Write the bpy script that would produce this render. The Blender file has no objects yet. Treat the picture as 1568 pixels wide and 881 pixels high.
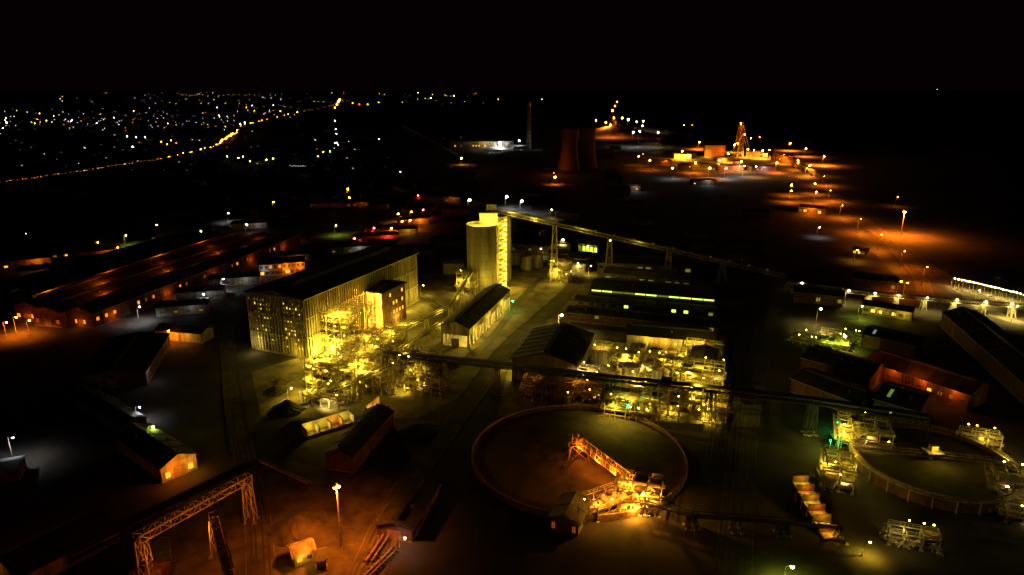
import bpy, math, random
from mathutils import Vector, Matrix
R=random.Random(7)
sc=bpy.context.scene
# ------------------------------------------------------------------ camera
H=120.0; TH=math.radians(16.3); F=24/36*1568
cam=bpy.data.cameras.new("camera"); cam.lens=24; cam.sensor_width=36; cam.clip_end=60000; cam.clip_start=1
co=bpy.data.objects.new("camera",cam); sc.collection.objects.link(co)
co.location=(0,0,H); co.rotation_euler=(math.pi/2-TH,0,0); sc.camera=co
sc.view_settings.view_transform='Standard'; sc.view_settings.look='None'; sc.view_settings.exposure=0
def W(px,py,z=0.0):
    """site survey: plan position (metres) of a point of height z read off the aerial photograph"""
    r=(px-784)/F; u=(440.5-py)/F
    Z=u*math.cos(TH)-math.sin(TH); Y=math.cos(TH)+u*math.sin(TH); t=(H-z)/-Z
    return Vector((r*t,Y*t,z))
# ------------------------------------------------------------------ world
w=bpy.data.worlds.new("World"); sc.world=w; w.use_nodes=True
nt=w.node_tree; bg=nt.nodes["Background"]
sky=nt.nodes.new("ShaderNodeTexSky"); sky.sky_type='NISHITA'; sky.sun_disc=False
sky.sun_elevation=math.radians(-4); sky.sun_rotation=math.radians(200)
mx=nt.nodes.new("ShaderNodeMix"); mx.data_type='RGBA'; mx.blend_type='ADD'; mx.inputs[0].default_value=.15
nt.links.new(sky.outputs[0],mx.inputs[7]); mx.inputs[6].default_value=(0.05,0.012,0.024,1)
nt.links.new(mx.outputs[2],bg.inputs[0]); bg.inputs[1].default_value=0.03
# ------------------------------------------------------------------ materials
MATS={}
def pbr(name,col,rough=.8,var=.45,scale=.3,metal=0,rib=0,ribdepth=.5,streak=False,bump=.3,c2=None,det=4):
    m=bpy.data.materials.new(name); m.use_nodes=True; n=m.node_tree.nodes; l=m.node_tree.links
    b=n["Principled BSDF"]; b.inputs["Roughness"].default_value=rough; b.inputs["Metallic"].default_value=metal
    tc=n.new("ShaderNodeTexCoord"); mp=n.new("ShaderNodeMapping"); l.new(tc.outputs["Object"],mp.inputs[0])
    if streak: mp.inputs["Scale"].default_value=(1,1,.15)
    nz=n.new("ShaderNodeTexNoise"); nz.inputs["Scale"].default_value=scale; nz.inputs["Detail"].default_value=det; nz.inputs["Roughness"].default_value=.65
    l.new(mp.outputs[0],nz.inputs["Vector"])
    cr=n.new("ShaderNodeValToRGB"); cr.color_ramp.elements[0].position=.34; cr.color_ramp.elements[1].position=.66
    lo=c2 if c2 else tuple(c*(1-var) for c in col); hi=tuple(min(1,c*(1+var*.5)) for c in col)
    cr.color_ramp.elements[0].color=(*lo,1); cr.color_ramp.elements[1].color=(*hi,1)
    l.new(nz.outputs["Fac"],cr.inputs[0]); l.new(cr.outputs[0],b.inputs["Base Color"])
    if bump or rib:
        bp=n.new("ShaderNodeBump"); bp.inputs["Strength"].default_value=bump or .3; bp.inputs["Distance"].default_value=.3
        h=nz.outputs["Fac"]
        if rib:
            d=n.new("ShaderNodeVectorMath"); d.operation='DOT_PRODUCT'; d.inputs[1].default_value=(1,1,0)
            l.new(tc.outputs["Object"],d.inputs[0])
            mu=n.new("ShaderNodeMath"); mu.operation='MULTIPLY'; mu.inputs[1].default_value=2*math.pi/rib; l.new(d.outputs["Value"],mu.inputs[0])
            s=n.new("ShaderNodeMath"); s.operation='SINE'; l.new(mu.outputs[0],s.inputs[0]); h=s.outputs[0]
        l.new(h,bp.inputs["Height"]); l.new(bp.outputs[0],b.inputs["Normal"])
    MATS[name]=m; return m
def emi(name,col,s):
    m=bpy.data.materials.new(name); m.use_nodes=True; n=m.node_tree.nodes; n.clear()
    e=n.new("ShaderNodeEmission"); o=n.new("ShaderNodeOutputMaterial"); e.inputs[0].default_value=(*col,1); e.inputs[1].default_value=s
    m.node_tree.links.new(e.outputs[0],o.inputs[0]); m.cycles.emission_sampling='NONE'; MATS[name]=m
pbr("earth",(.04,.027,.018),.95,.6,.05,bump=.5,c2=(.008,.006,.004),det=7)
pbr("dust",(.09,.067,.042),.95,.5,.14,bump=.4,c2=(.022,.016,.011),det=7)
pbr("concrete",(.27,.235,.18),.85,.5,.25,streak=True,bump=0)
pbr("yardslab",(.145,.115,.07),.85,.65,.11,c2=(.024,.019,.013),det=7)
pbr("asphalt",(.045,.042,.04),.8,.4,.3,bump=0)
pbr("clad",(.3,.25,.16),.55,.55,.35,rib=1.0,streak=True)
pbr("cladred",(.2,.07,.04),.6,.5,.3,rib=1.0,streak=True)
pbr("roof",(.022,.018,.016),.8,.6,.2,rib=.9,c2=(.008,.006,.005))
pbr("roofrust",(.06,.026,.016),.8,.6,.2,rib=.9)
pbr("roofgrey",(.08,.075,.07),.7,.5,.2,rib=.9)
pbr("brick",(.12,.05,.03),.9,.6,.5,bump=0,det=8)
pbr("plaster",(.36,.3,.22),.85,.65,.45,streak=True,bump=0)
pbr("steel",(.42,.36,.24),.5,.6,.7,metal=.1,bump=0)
pbr("steelrust",(.28,.17,.1),.7,.55,.8,bump=0)
pbr("gantrypaint",(.5,.4,.28),.6,.5,.8,bump=0)
pbr("steeldark",(.025,.022,.02),.7,.5,1.0,bump=0)
pbr("tankpaint",(.42,.36,.25),.5,.65,.6,streak=True,bump=0)
pbr("white",(.7,.66,.55),.6,.3,.7,bump=0)
pbr("slurry",(.06,.044,.032),.9,.7,.08,bump=.4,c2=(.012,.009,.007),det=7)
pbr("ore",(.03,.026,.023),.95,.5,.6,bump=.8)
CO={'y':(1,.72,.05),'yw':(1,.79,.20),'yg':(.72,1,.08),'o':(1,.21,.01),'oy':(1,.42,.03),'w':(.85,.93,1),'g':(0,1,.2),'r':(1,.04,.03),'p':(.8,.6,1)}
for k,c in CO.items():
    emi("x_"+k,c,260); emi("b_"+k,c,40); emi("s_"+k,c,1.8); emi("d_"+k,c,.2); emi("m_"+k,c,7)
# ------------------------------------------------------------------ mesh builder
class M:
    def __init__(s): s.v=[]; s.f=[]; s.m=[]; s.n=[]
    def mi(s,mat):
        if mat not in s.n: s.n.append(mat)
        return s.n.index(mat)
    def face(s,pts,mat):
        b=len(s.v); s.v+= [tuple(p) for p in pts]; s.f.append(tuple(range(b,b+len(pts)))); s.m.append(s.mi(mat))
    def hexa(s,c,mat):
        b=len(s.v); s.v+=[tuple(p) for p in c]; k=s.mi(mat)
        for q in ((0,3,2,1),(4,5,6,7),(0,1,5,4),(1,2,6,5),(2,3,7,6),(3,0,4,7)):
            s.f.append(tuple(b+i for i in q)); s.m.append(k)
    def box(s,x0,y0,z0,x1,y1,z1,mat):
        s.hexa([(x0,y0,z0),(x1,y0,z0),(x1,y1,z0),(x0,y1,z0),(x0,y0,z1),(x1,y0,z1),(x1,y1,z1),(x0,y1,z1)],mat)
    def beam(s,p,q,wd,mat,h=None):
        p=Vector(p);q=Vector(q);d=q-p
        if d.length<1e-4: return
        d.normalize(); up=Vector((0,0,1)) if abs(d.z)<.95 else Vector((1,0,0))
        a=d.cross(up).normalized(); b=a.cross(d).normalized(); h=h or wd; a*=wd/2;b*=h/2
        s.hexa([p-a-b,p+a-b,p+a+b,p-a+b,q-a-b,q+a-b,q+a+b,q-a+b],mat)
    def tube(s,p,q,r,mat,seg=8,r1=None,cap=True):
        p=Vector(p);q=Vector(q);d=(q-p).normalized(); r1=r if r1 is None else r1
        up=Vector((0,0,1)) if abs(d.z)<.95 else Vector((1,0,0)); a=d.cross(up).normalized(); b=a.cross(d)
        B=len(s.v);k=s.mi(mat)
        for i in range(seg):
            t=2*math.pi*i/seg; o=a*math.cos(t)+b*math.sin(t); s.v.append(tuple(p+o*r)); s.v.append(tuple(q+o*r1))
        for i in range(seg):
            j=(i+1)%seg; s.f.append((B+2*i,B+2*j,B+2*j+1,B+2*i+1)); s.m.append(k)
        if cap:
            s.f.append(tuple(B+2*i for i in range(seg))[::-1]); s.m.append(k)
            s.f.append(tuple(B+2*i+1 for i in range(seg))); s.m.append(k)
    def ball(s,c,r,mat,seg=6):
        c=Vector(c);k=s.mi(mat);B=len(s.v)
        s.v.append((c.x,c.y,c.z+r)); s.v.append((c.x,c.y,c.z-r))
        for i in range(seg):
            t=2*math.pi*i/seg; s.v.append((c.x+r*math.cos(t),c.y+r*math.sin(t),c.z))
        for i in range(seg):
            j=(i+1)%seg; s.f+=[(B,B+2+i,B+2+j),(B+1,B+2+j,B+2+i)]; s.m+=[k,k]
    def ringwall(s,c,r0,r1,z0,z1,mat,seg=96):
        B=len(s.v);k=s.mi(mat)
        for i in range(seg):
            t=2*math.pi*i/seg;cx,sx=math.cos(t),math.sin(t)
            for r,z in((r0,z0),(r0,z1),(r1,z1),(r1,z0)): s.v.append((c[0]+r*cx,c[1]+r*sx,z))
        for i in range(seg):
            j=(i+1)%seg
            for a in range(4):
                b=(a+1)%4; s.f.append((B+4*i+a,B+4*i+b,B+4*j+b,B+4*j+a)); s.m.append(k)
    def rail(s,pts,mat,h=1.1,step=2.5,t=.09):
        for p,q in zip(pts,pts[1:]):
            p=Vector(p);q=Vector(q)
            for hh in (h,h*.5): s.beam(p+Vector((0,0,hh)),q+Vector((0,0,hh)),t,mat)
            n=max(1,int((q-p).length/step))
            for i in range(n+1):
                c=p.lerp(q,i/n); s.beam(c,c+Vector((0,0,h)),t,mat)
    def truss(s,p,q,wd,h,mat,t=.25,bay=None,floor=None,roofm=None):
        p=Vector(p);q=Vector(q);d=(q-p);L=d.length;d.normalize();a=d.cross(Vector((0,0,1))).normalized()*wd/2
        up=Vector((0,0,h)); n=max(2,int(L/(bay or h)))
        for sg in(-1,1):
            s.beam(p+a*sg,q+a*sg,t,mat); s.beam(p+a*sg+up,q+a*sg+up,t,mat)
            for i in range(n+1):
                c=p.lerp(q,i/n)+a*sg; s.beam(c,c+up,t*.7,mat)
                if i<n:
                    e=p.lerp(q,(i+1)/n)+a*sg
                    if i%2: s.beam(c,e+up,t*.6,mat)
                    else: s.beam(c+up,e,t*.6,mat)
        for i in range(n+1):
            c=p.lerp(q,i/n); s.beam(c-a,c+a,t*.6,mat); s.beam(c-a+up,c+a+up,t*.6,mat)
        if floor: s.beam(p+Vector((0,0,.2)),q+Vector((0,0,.2)),wd*.8,floor,.12)
        if roofm:
            s.beam(p+up+Vector((0,0,.35)),q+up+Vector((0,0,.35)),wd*1.15,roofm,.15)
    def trestle(s,c,z,wd,sp,mat,t=.35,lv=5):
        c=Vector((c[0],c[1],0)); n=max(1,int(z/lv))
        def P(i,k):
            f=i/n; sx=(-1,1,1,-1)[k];sy=(-1,-1,1,1)[k]; g=(sp*(1-f)+wd*f)/2; return c+Vector((sx*g,sy*g,z*f))
        for k in range(4):
            s.beam(P(0,k),P(n,k),t,mat); s.box(P(0,k).x-.5,P(0,k).y-.5,0,P(0,k).x+.5,P(0,k).y+.5,.35,"concrete")
            j=(k+1)%4
            for i in range(n):
                s.beam(P(i,k),P(i+1,j),t*.5,mat); s.beam(P(i+1,k),P(i+1,j),t*.55,mat); s.beam(P(i,j),P(i+1,k),t*.5,mat)
class O:
    def __init__(s,name,loc=(0,0,0),ang=0): s.name=name;s.loc=Vector((loc[0],loc[1],loc[2] if len(loc)>2 else 0));s.ang=ang;s.parts={};s.l=[]
    def p(s,n):
        if n not in s.parts: s.parts[n]=M()
        return s.parts[n]
    def light(s,x,y,z,P,c,r=.25,name="lamp_light"): s.l.append((x,y,z,P,c,r,name))
    def spot(s,x,y,z,tx,ty,tz,P,c,cone=100,r=.3): s.l.append((x,y,z,P,c,r,"floodlight",(tx,ty,tz),cone))
    def done(s):
        parts={k:m for k,m in s.parts.items() if m.v}
        root=None
        def mk(n,m):
            me=bpy.data.meshes.new(n); me.from_pydata(m.v,[],m.f); me.update()
            for x in m.n: me.materials.append(MATS[x])
            me.polygons.foreach_set("material_index",m.m)
            o=bpy.data.objects.new(n,me); sc.collection.objects.link(o); return o
        if len(parts)==1: root=mk(s.name,list(parts.values())[0])
        else:
            root=bpy.data.objects.new(s.name,None); sc.collection.objects.link(root)
            for k,m in parts.items():
                o=mk(k,m); o.parent=root
        root.location=s.loc; root.rotation_euler=(0,0,s.ang)
        for L in s.l:
            x,y,z,P,c,r,nm=L[:7]
            ld=bpy.data.lights.new(nm,'POINT' if len(L)==7 else 'SPOT'); ld.energy=P; ld.color=CO[c]; ld.shadow_soft_size=r
            lo=bpy.data.objects.new(nm,ld); sc.collection.objects.link(lo); lo.parent=root; lo.location=(x,y,z)
            if len(L)>7:
                ld.spot_size=math.radians(L[8]); ld.spot_blend=.7
                d=Vector(L[7])-Vector((x,y,z)); lo.rotation_euler=d.to_track_quat('-Z','Y').to_euler()
        return root
A20=math.radians(-20)
# ------------------------------------------------------------------ lamps
def lamp(px,py,h,c,P=6000,r=.25,cone=150):
    b=W(px,py,h); o=O("street_lamp",(b.x,b.y)); m=o.p("pole")
    m.tube((-1.6,0,0),(-1.6,0,h+.5),.16,"steel",8,.08); m.tube((-1.6,0,h+.5),(0.1,0,h+.75),.06,"steel",6)
    m.box(-.5,-.22,h+.55,.5,.22,h+.8,"steel"); m.tube((-1.6,0,0),(-1.6,0,.6),.3,"concrete",8)
    o.p("bulb").ball((0,0,h+.3),max(r,.25),"x_"+c)
    if P>500: o.spot(0,0,h-r-.1,0,0,0,P*1.6,c,cone,r*.8)
    return o.done()
def mast(px,py,h,c,P,r=.4,cone=128):
    b=W(px,py,h); o=O("floodlight_mast",(b.x,b.y)); m=o.p("mast")
    m.tube((0,.8,0),(0,.8,h+1),.28,"steel",10,.14); m.ringwall((0,.8),.3,.6,h+.8,h+1.0,"steel",16)
    for t in range(3):
        a=t*math.pi/1.5; m.box(.6*math.cos(a)-.3,.8+.6*math.sin(a)-.3,h+.2,.6*math.cos(a)+.3,.8+.6*math.sin(a)+.3,h+.75,"steel")
        o.p("bulb").ball((.6*math.cos(a),.8+.6*math.sin(a),h),r,"x_"+c)
    o.spot(0,.3,h-.9,0,.3,0,P,c,cone,r); return o.done()
# ------------------------------------------------------------------ sheds
def shed(name,A,B,wd,h,rise=2.5,wall="clad",roof="roof",wins=(),skyl=None,opens=None,lights=(),pil=6,vent=True,door=True,clutter=True):
    A=Vector(A);B=Vector(B);d=B-A;L=math.hypot(d.x,d.y);ang=math.atan2(d.y,d.x)-math.pi/2
    o=O(name,(A.x,A.y,0),ang); x0,x1=min(0,wd),max(0,wd); xm=(x0+x1)/2
    m=o.p("walls")
    def wallseg(side,z0,z1):
        if side=='x0': m.box(x0,0,z0,x0+.3,L,z1,wall)
        if side=='x1': m.box(x1-.3,0,z0,x1,L,z1,wall)
        if side=='y0': m.box(x0+.3,0,z0,x1-.3,.3,z1,wall)
        if side=='y1': m.box(x0+.3,L-.3,z0,x1-.3,L,z1,wall)
    for s_ in('x0','x1','y0','y1'):
        wallseg(s_, h*.6 if opens and s_ in opens else 0, h)
    for y in(.15,L-.15): m.face([(x0,y,h),(x1,y,h),(xm,y,h+rise)],wall)
    n=max(1,int(L/pil))
    for i in range(n+1):
        y=min(max(L*i/n,.25),L-.25)
        for x in(x0-.12,x1+.12): m.box(x-.13,y-.25,0,x+.13,y+.25,h-.1,wall)
        if opens:
            for x in (x0+.5,x1-.5): m.box(x-.3,y-.3,0,x+.3,y+.3,h*.6,"concrete")
    m.box(x0-.2,-.2,0,x1+.2,L+.2,.25,"concrete")
    rf=o.p("roof"); ov=.7
    for sg,xe in((-1,x0-ov),(1,x1+ov)):
        sl=rise/(abs(x1-x0)/2); ze=h-ov*sl+.12
        rf.hexa([(xe,-ov,ze),(xm,-ov,h+rise+.12),(xm,L+ov,h+rise+.12),(xe,L+ov,ze),(xe,-ov,ze+.18),(xm,-ov,h+rise+.3),(xm,L+ov,h+rise+.3),(xe,L+ov,ze+.18)],roof)
        k=max(1,int(L/(pil)))
        for i in range(k+1):
            y=L*i/k; rf.beam((xe,y,ze+.25),(xm,y,h+rise+.37),.22,roof,.16)
        rf.beam((xe,-ov,ze-.02),(xe,L+ov,ze-.02),.25,"steelrust",.25)
        if skyl:
            for i in range(k):
                if R.random()<.6:
                    y=L*(i+.5)/k
                    P0=Vector((xe,y,ze+.24)).lerp(Vector((xm,y,h+rise+.36)),.3);P1=Vector((xe,y,ze+.24)).lerp(Vector((xm,y,h+rise+.36)),.75)
                    rf.beam(P0,P1,1.2,skyl,.06)
    if vent: rf.box(xm-.9,L*.04,h+rise-.1,xm+.9,L*.96,h+rise+1.0,roof)
    if clutter:
        for i in range(int(L/14)):
            y=R.uniform(3,L-3); x=xm+R.choice((-1,1))*abs(wd)*.25; rf.tube((x,y,h),(x,y,h+rise*.5+1.3),.35,"roofgrey",8); rf.tube((x,y,h+rise*.5+1.3),(x,y,h+rise*.5+1.6),.6,"roofgrey",8,.1)
    g=o.p("windows")
    for (side,z0,z1,ww,gap,mt,prob) in wins:
        Ls=L if side[0]=='x' else abs(wd); k=int(Ls/(ww+gap))
        for i in range(k):
            c=(i+.5)*Ls/k; mm=mt if R.random()<prob else "steeldark"
            if mm[1]=='_' and mm[0]!='m' and R.random()<.35: mm="d"+mm[1:]
            for t,q,mat in((.04,0,mm),(.07,1,"steel")):
                def bx(a,b,za,zb,mat=mat,t=t):
                    if side=='x0': g.box(x0-.0-t,a,za,x0+.01,b,zb,mat)
                    if side=='x1': g.box(x1-.01,a,za,x1+t,b,zb,mat)
                    if side=='y0': g.box(x0+a,-t,za,x0+b,.01,zb,mat)
                    if side=='y1': g.box(x0+a,L-.01,za,x0+b,L+t,zb,mat)
                if q==0: bx(c-ww/2,c+ww/2,z0,z1)
                else:
                    bx(c-ww/2-.1,c+ww/2+.1,z0-.12,z0-.01); bx(c-ww/2-.1,c+ww/2+.1,z1+.01,z1+.12); bx(c-.05,c+.05,z0,z1)
    if door: o.p("door").box(xm-2,-.06,.25,xm+2,.02,min(4.2,h*.7),"steelrust")
    for (x,y,z,P,c) in lights: o.light(x,y,z,P,c)
    return o
# ------------------------------------------------------------------ ground, roads
o=O("ground"); m=o.p("g"); S=30000
xs=[-S,-3000,-600,0,600,3000,S]; ys=[-2000,-200,0,600,1500,4000,S]
for i in range(6):
    for j in range(6): m.face([(xs[i],ys[j],0),(xs[i+1],ys[j],0),(xs[i+1],ys[j+1],0),(xs[i],ys[j+1],0)],"earth")
o.done()
def poly(name,pts,z,mat):
    o=O(name); o.p("s").face([tuple(W(*p)[:2])+(z,) for p in pts],mat); o.done()
def strip(name,pts,wd,z,mat,kerb=False):
    P=[W(*p) for p in pts]; o=O(name); m=o.p("surface")
    Q=[]
    for a,b,c,d in zip([P[0]]+P[:-2],P[:-1],P[1:],P[2:]+[P[-1]]):
        for i in range(8):
            t=i/8; Q.append(.5*((2*b)+(c-a)*t+(2*a-5*b+4*c-d)*t*t+(3*b-a-3*c+d)*t**3))
    Q.append(P[-1]); N=[]
    for i,q in enumerate(Q):
        d=(Q[min(i+1,len(Q)-1)]-Q[max(i-1,0)]).normalized(); N.append(Vector((d.y,-d.x,0)))
    up=Vector((0,0,z))
    for i in range(len(Q)-1):
        a,b=N[i]*wd/2,N[i+1]*wd/2
        m.face([Q[i]-a+up,Q[i]+a+up,Q[i+1]+b+up,Q[i+1]-b+up],mat)
        if kerb:
            for sg in(-1,1):
                p,q=Q[i]+sg*a*1.02,Q[i+1]+sg*b*1.02; o.p("kerb").beam(p+Vector((0,0,.07)),q+Vector((0,0,.07)),.3,"yardslab",.14)
        for f in(-.32,-.12,.14,.31):
            if R.random()<.8: o.p("wheel_tracks").face([Q[i]+a*2*f-N[i]*.25+up*1.0+Vector((0,0,.004)),Q[i]+a*2*f+N[i]*.25+up+Vector((0,0,.004)),Q[i+1]+b*2*f+N[i+1]*.25+up+Vector((0,0,.004)),Q[i+1]+b*2*f-N[i+1]*.25+up+Vector((0,0,.004))],"earth")
    o.done(); return Q,N
poly("concrete_yard",[(640,415),(900,405),(905,440),(870,500),(790,560),(720,600),(640,640),(400,640),(385,570),(480,540)],.012,"yardslab")
poly("process_yard",[(780,560),(900,505),(1130,520),(1110,650),(760,640)],.016,"yardslab")
poly("gravel_yard",[(240,780),(400,700),(600,730),(580,900),(100,1000)],.012,"dust")
strip("access_road",[(905,395),(880,435),(835,480),(775,535),(735,590),(690,650),(640,720),(600,790),(560,880),(520,960)],9,.024,"dust",True)
strip("side_road",[(345,500),(352,560),(362,640),(378,720),(395,800),(400,900)],7,.024,"dust",True)
strip("inner_road",[(640,450),(700,500),(650,545),(600,560),(560,580)],6,.02,"dust")
strip("inner_road",[(830,425),(800,455),(750,520),(700,560)],4,.034,"asphalt",True)
strip("mine_road",[(1215,243),(1240,252),(1268,275),(1278,300),(1300,325),(1345,355),(1410,405),(1490,450),(1600,500)],14,.02,"dust",True)
strip("haul_road",[(1270,310),(1400,330),(1568,350),(1700,380)],40,.016,"dust")
strip("haul_road",[(1290,330),(1330,370),(1380,420)],9,.028,"asphalt")
strip("haul_road",[(1285,318),(1350,362),(1405,420),(1420,470)],8,.032,"dust",True)
strip("highway",[(-60,290),(60,272),(230,245),(310,228),(350,208),(400,186),(455,170),(520,157)],16,.02,"asphalt")
strip("plant_road",[(1180,470),(1160,560),(1140,660),(1130,780),(1120,900)],9,.02,"asphalt",True)
for a in(0,14,28):
    Q=[W(1108+a,505),W(1085+a*1.3,700+a)]
    o=O("railway_track"); d=(Q[1]-Q[0]).normalized(); n=Vector((-d.y,d.x,0)); m=o.p("t")
    for s_ in(-.75,.75): m.beam(Q[0]+n*s_+Vector((0,0,.25)),Q[1]+n*s_+Vector((0,0,.25)),.1,"steelrust",.18)
    for i in range(int((Q[1]-Q[0]).length/1.2)):
        c=Q[0]+d*i*1.2+Vector((0,0,.09)); m.beam(c-n*1.3,c+n*1.3,.25,"asphalt",.14)
    o.done()
# ------------------------------------------------------------------ mill building
MA=Vector((-94,293,0)); mang=math.atan2(90,39)-math.pi/2; ML=98
o=O("mill_building",MA,mang); m=o.p("walls"); hh=28.5
m.box(-33,0,0,0,ML,hh,"clad"); m.box(-33.4,-.4,0,.4,ML+.4,.9,"concrete")
i=0
while i*1.75<ML: 
    y=i*1.75; m.box(0,y,.9,.6,y+.45,hh-.2,"clad"); m.box(-33.4,y,.9,-33,y+.45,hh-.2,"clad"); i+=1
for i in range(20):
    x=-33+i*1.72; m.box(x,-.6,.9,x+.45,0,hh-.2,"clad")
for z in(9.5,19): m.box(0,0,z,.7,ML,z+.35,"steel"); m.box(-33,-.7,z,0,0,z+.35,"steel")
r=o.p("roof")
for s_,xe in((-1,-34),(1,1)):
    r.hexa([(xe,-1,hh),(-16.5,-1,hh+2.6),(-16.5,ML+1,hh+2.6),(xe,ML+1,hh),(xe,-1,hh+.3),(-16.5,-1,hh+2.9),(-16.5,ML+1,hh+2.9),(xe,ML+1,hh+.3)],"roof")
    for i in range(34):
        y=i*ML/33; r.beam((xe,y,hh+.38),(-16.5,y,hh+3.0),.3,"roofgrey",.25)
m.face([(-33,0,hh),(0,0,hh),(-16.5,0,hh+2.6)],"clad")
r.box(-20,8,hh+2.2,-13,ML-8,hh+4.4,"roof"); r.box(-20.5,7.5,hh+4.4,-12.5,ML-7.5,hh+4.65,"roof")
r.box(-34,-1.3,hh-.1,1,-1,hh+.35,"steel"); r.box(1,-1,hh-.1,1.3,ML+1,hh+.35,"steel")
for i in range(22):
    x=-4 if i%2 else -29; y=5+i*4; r.box(x-.7,y,hh+.6,x+.7,y+1.2,hh+1.7,"roofgrey")
g=o.p("windows")
for i in range(19):
    x=-33+i*1.72+.75
    for k in range(11):
        z=4+k*2.1
        q=R.random()
        if (2<=i<=7 or 12<=i<=17) and q<.8: g.box(x,-.06,z,x+.55,.01,z+R.choice((.6,1.1)),"s_y" if q<.3 else "d_y")
        elif q<.12: g.box(x,-.06,z,x+.5,.01,z+.9,"d_y")
for i in range(54):
    for z in(12,21.5,24):
        if R.random()<.12: y=i*1.75+.8; g.box(-.01,y,z,.06,y+.5,z+1.1,"d_y")
an=o.p("annex")
for k in range(5): an.box(.7,46,.2+k*4.9,11,67,.5+k*4.9,"concrete")
an.box(10.7,46,.5,11.1,67,20,"brick"); an.box(.7,66.6,.5,10.7,67,20,"brick"); an.box(.7,50.5,.5,10.7,50.9,20,"plaster")
for k in range(4):
    for x in(1.0,5.8,10.6): an.box(x-.3,45.9,.5+k*4.9,x+.2,46.4,5.1+k*4.9,"brick")
    an.rail([(.7,45.9,.5+k*4.9),(10.7,45.9,.5+k*4.9)],"steel")
    o.light(3,48.0,4.0+k*4.9,12000 if k!=2 else 6000,'oy',.15); o.light(8,48.0,4.0+k*4.9,9000 if k!=1 else 5000,'oy',.15)
    for y in range(5):
        an.box(11.1,52+y*2.8,1.8+k*4.9,11.2,53.2+y*2.8,3.6+k*4.9,"s_oy" if R.random()<.2 else "steeldark")
an.box(0.7,45.2,20,12,68,20.7,"roof"); an.box(3,50,20.7,8,56,22.5,"roof"); 
m2=o.p("hoist_frame"); m2.truss((0.8,30,18),(16,30,18),1.5,1.5,"steel",.2)
m2.trestle((15,30),18,2,3,"steel",.25)
for (x,y,z,P) in((4,4,3.5,17000),(5,15,5,21000),(5,28,4,11000),(6,78,5,6000),(6,92,5,5000),(14,58,4,4500),(16,42,5,4500)): o.light(x,y,z,P,'y',.25)
o.light(-28,-4,4,1300,'yw'); o.light(-4,-4,3,1500,'y')
o.done()
# ------------------------------------------------------------------ silos
o=O("concrete_silo",(-18,410)); m=o.p("shell")
def silo(m,cx,cy,r_,z):
    m.tube((cx,cy,0),(cx,cy,z),r_,"concrete",64)
    m.ringwall((cx,cy),r_-.25,r_+.25,z,z+1.2,"concrete",64)
    for k in range(7): m.ringwall((cx,cy),r_,r_+.06,4+k*5,4.12+k*5,"steeldark",64)
    for k in range(26):
        t=2*math.pi*k/26; m.box(cx+(r_+.05)*math.cos(t)-.2,cy+(r_+.05)*math.sin(t)-.2,0,cx+(r_+.05)*math.cos(t)+.2,cy+(r_+.05)*math.sin(t)+.2,z,"concrete")
silo(m,0,0,9.6,39.5); silo(m,8.5,19,8.8,41.5)
h_=o.p("headhouse"); h_.box(-2,5,39.7,9,16,46,"clad"); h_.box(-2.6,4.4,46,9.6,16.6,46.5,"roof"); h_.box(2,14,46.5,8,22,50,"clad"); h_.box(1.6,13.6,50,8.4,22.4,50.3,"roof")
h_.rail([(-8,-5,39.6),(-8,5,39.6),(0,9,39.6),(8,5,39.6)],"steel")
for k in range(6): h_.box(-1.5+k*1.8,4.93,42,-.5+k*1.8,5.01,43.4,"s_y")
st=o.p("stair_tower")
for sx in(9.9,14.4):
    for sy in(1,6): st.beam((sx,sy,0),(sx,sy,44),.35,"steel")
for k in range(14):
    z=k*3.1; st.box(9.9,1,z,14.4,2.2,z+.12,"steel"); st.beam((10,1.2,z),(14.2,1.2,z+3.1),.9,"white",.15); st.beam((14.2,3,z),(10,3,z+3.1),.4,"steel",.1)
    st.rail([(9.9,.95,z),(14.4,.95,z)],"steel"); st.beam((9.9,1,z),(14.4,1,z),.2,"steel"); st.beam((14.4,1,z),(14.4,6,z+3.1),.15,"steel")
    st.box(13.8,.8,z+2.4,14.3,1,z+2.6,"x_y")
    if k%2==0: o.light(12.6,-.2,z+2.2,3200,'y',.2)
for (x,y,z,P) in((-4,-3,42,12000),(5,1,42,10000),(8,2,47.5,2500),(-14,-12,7,3000),(3,-16,8,3800),(17,-8,9,5500)): o.light(x,y,z,P,'y',.25)
o.done()
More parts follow.
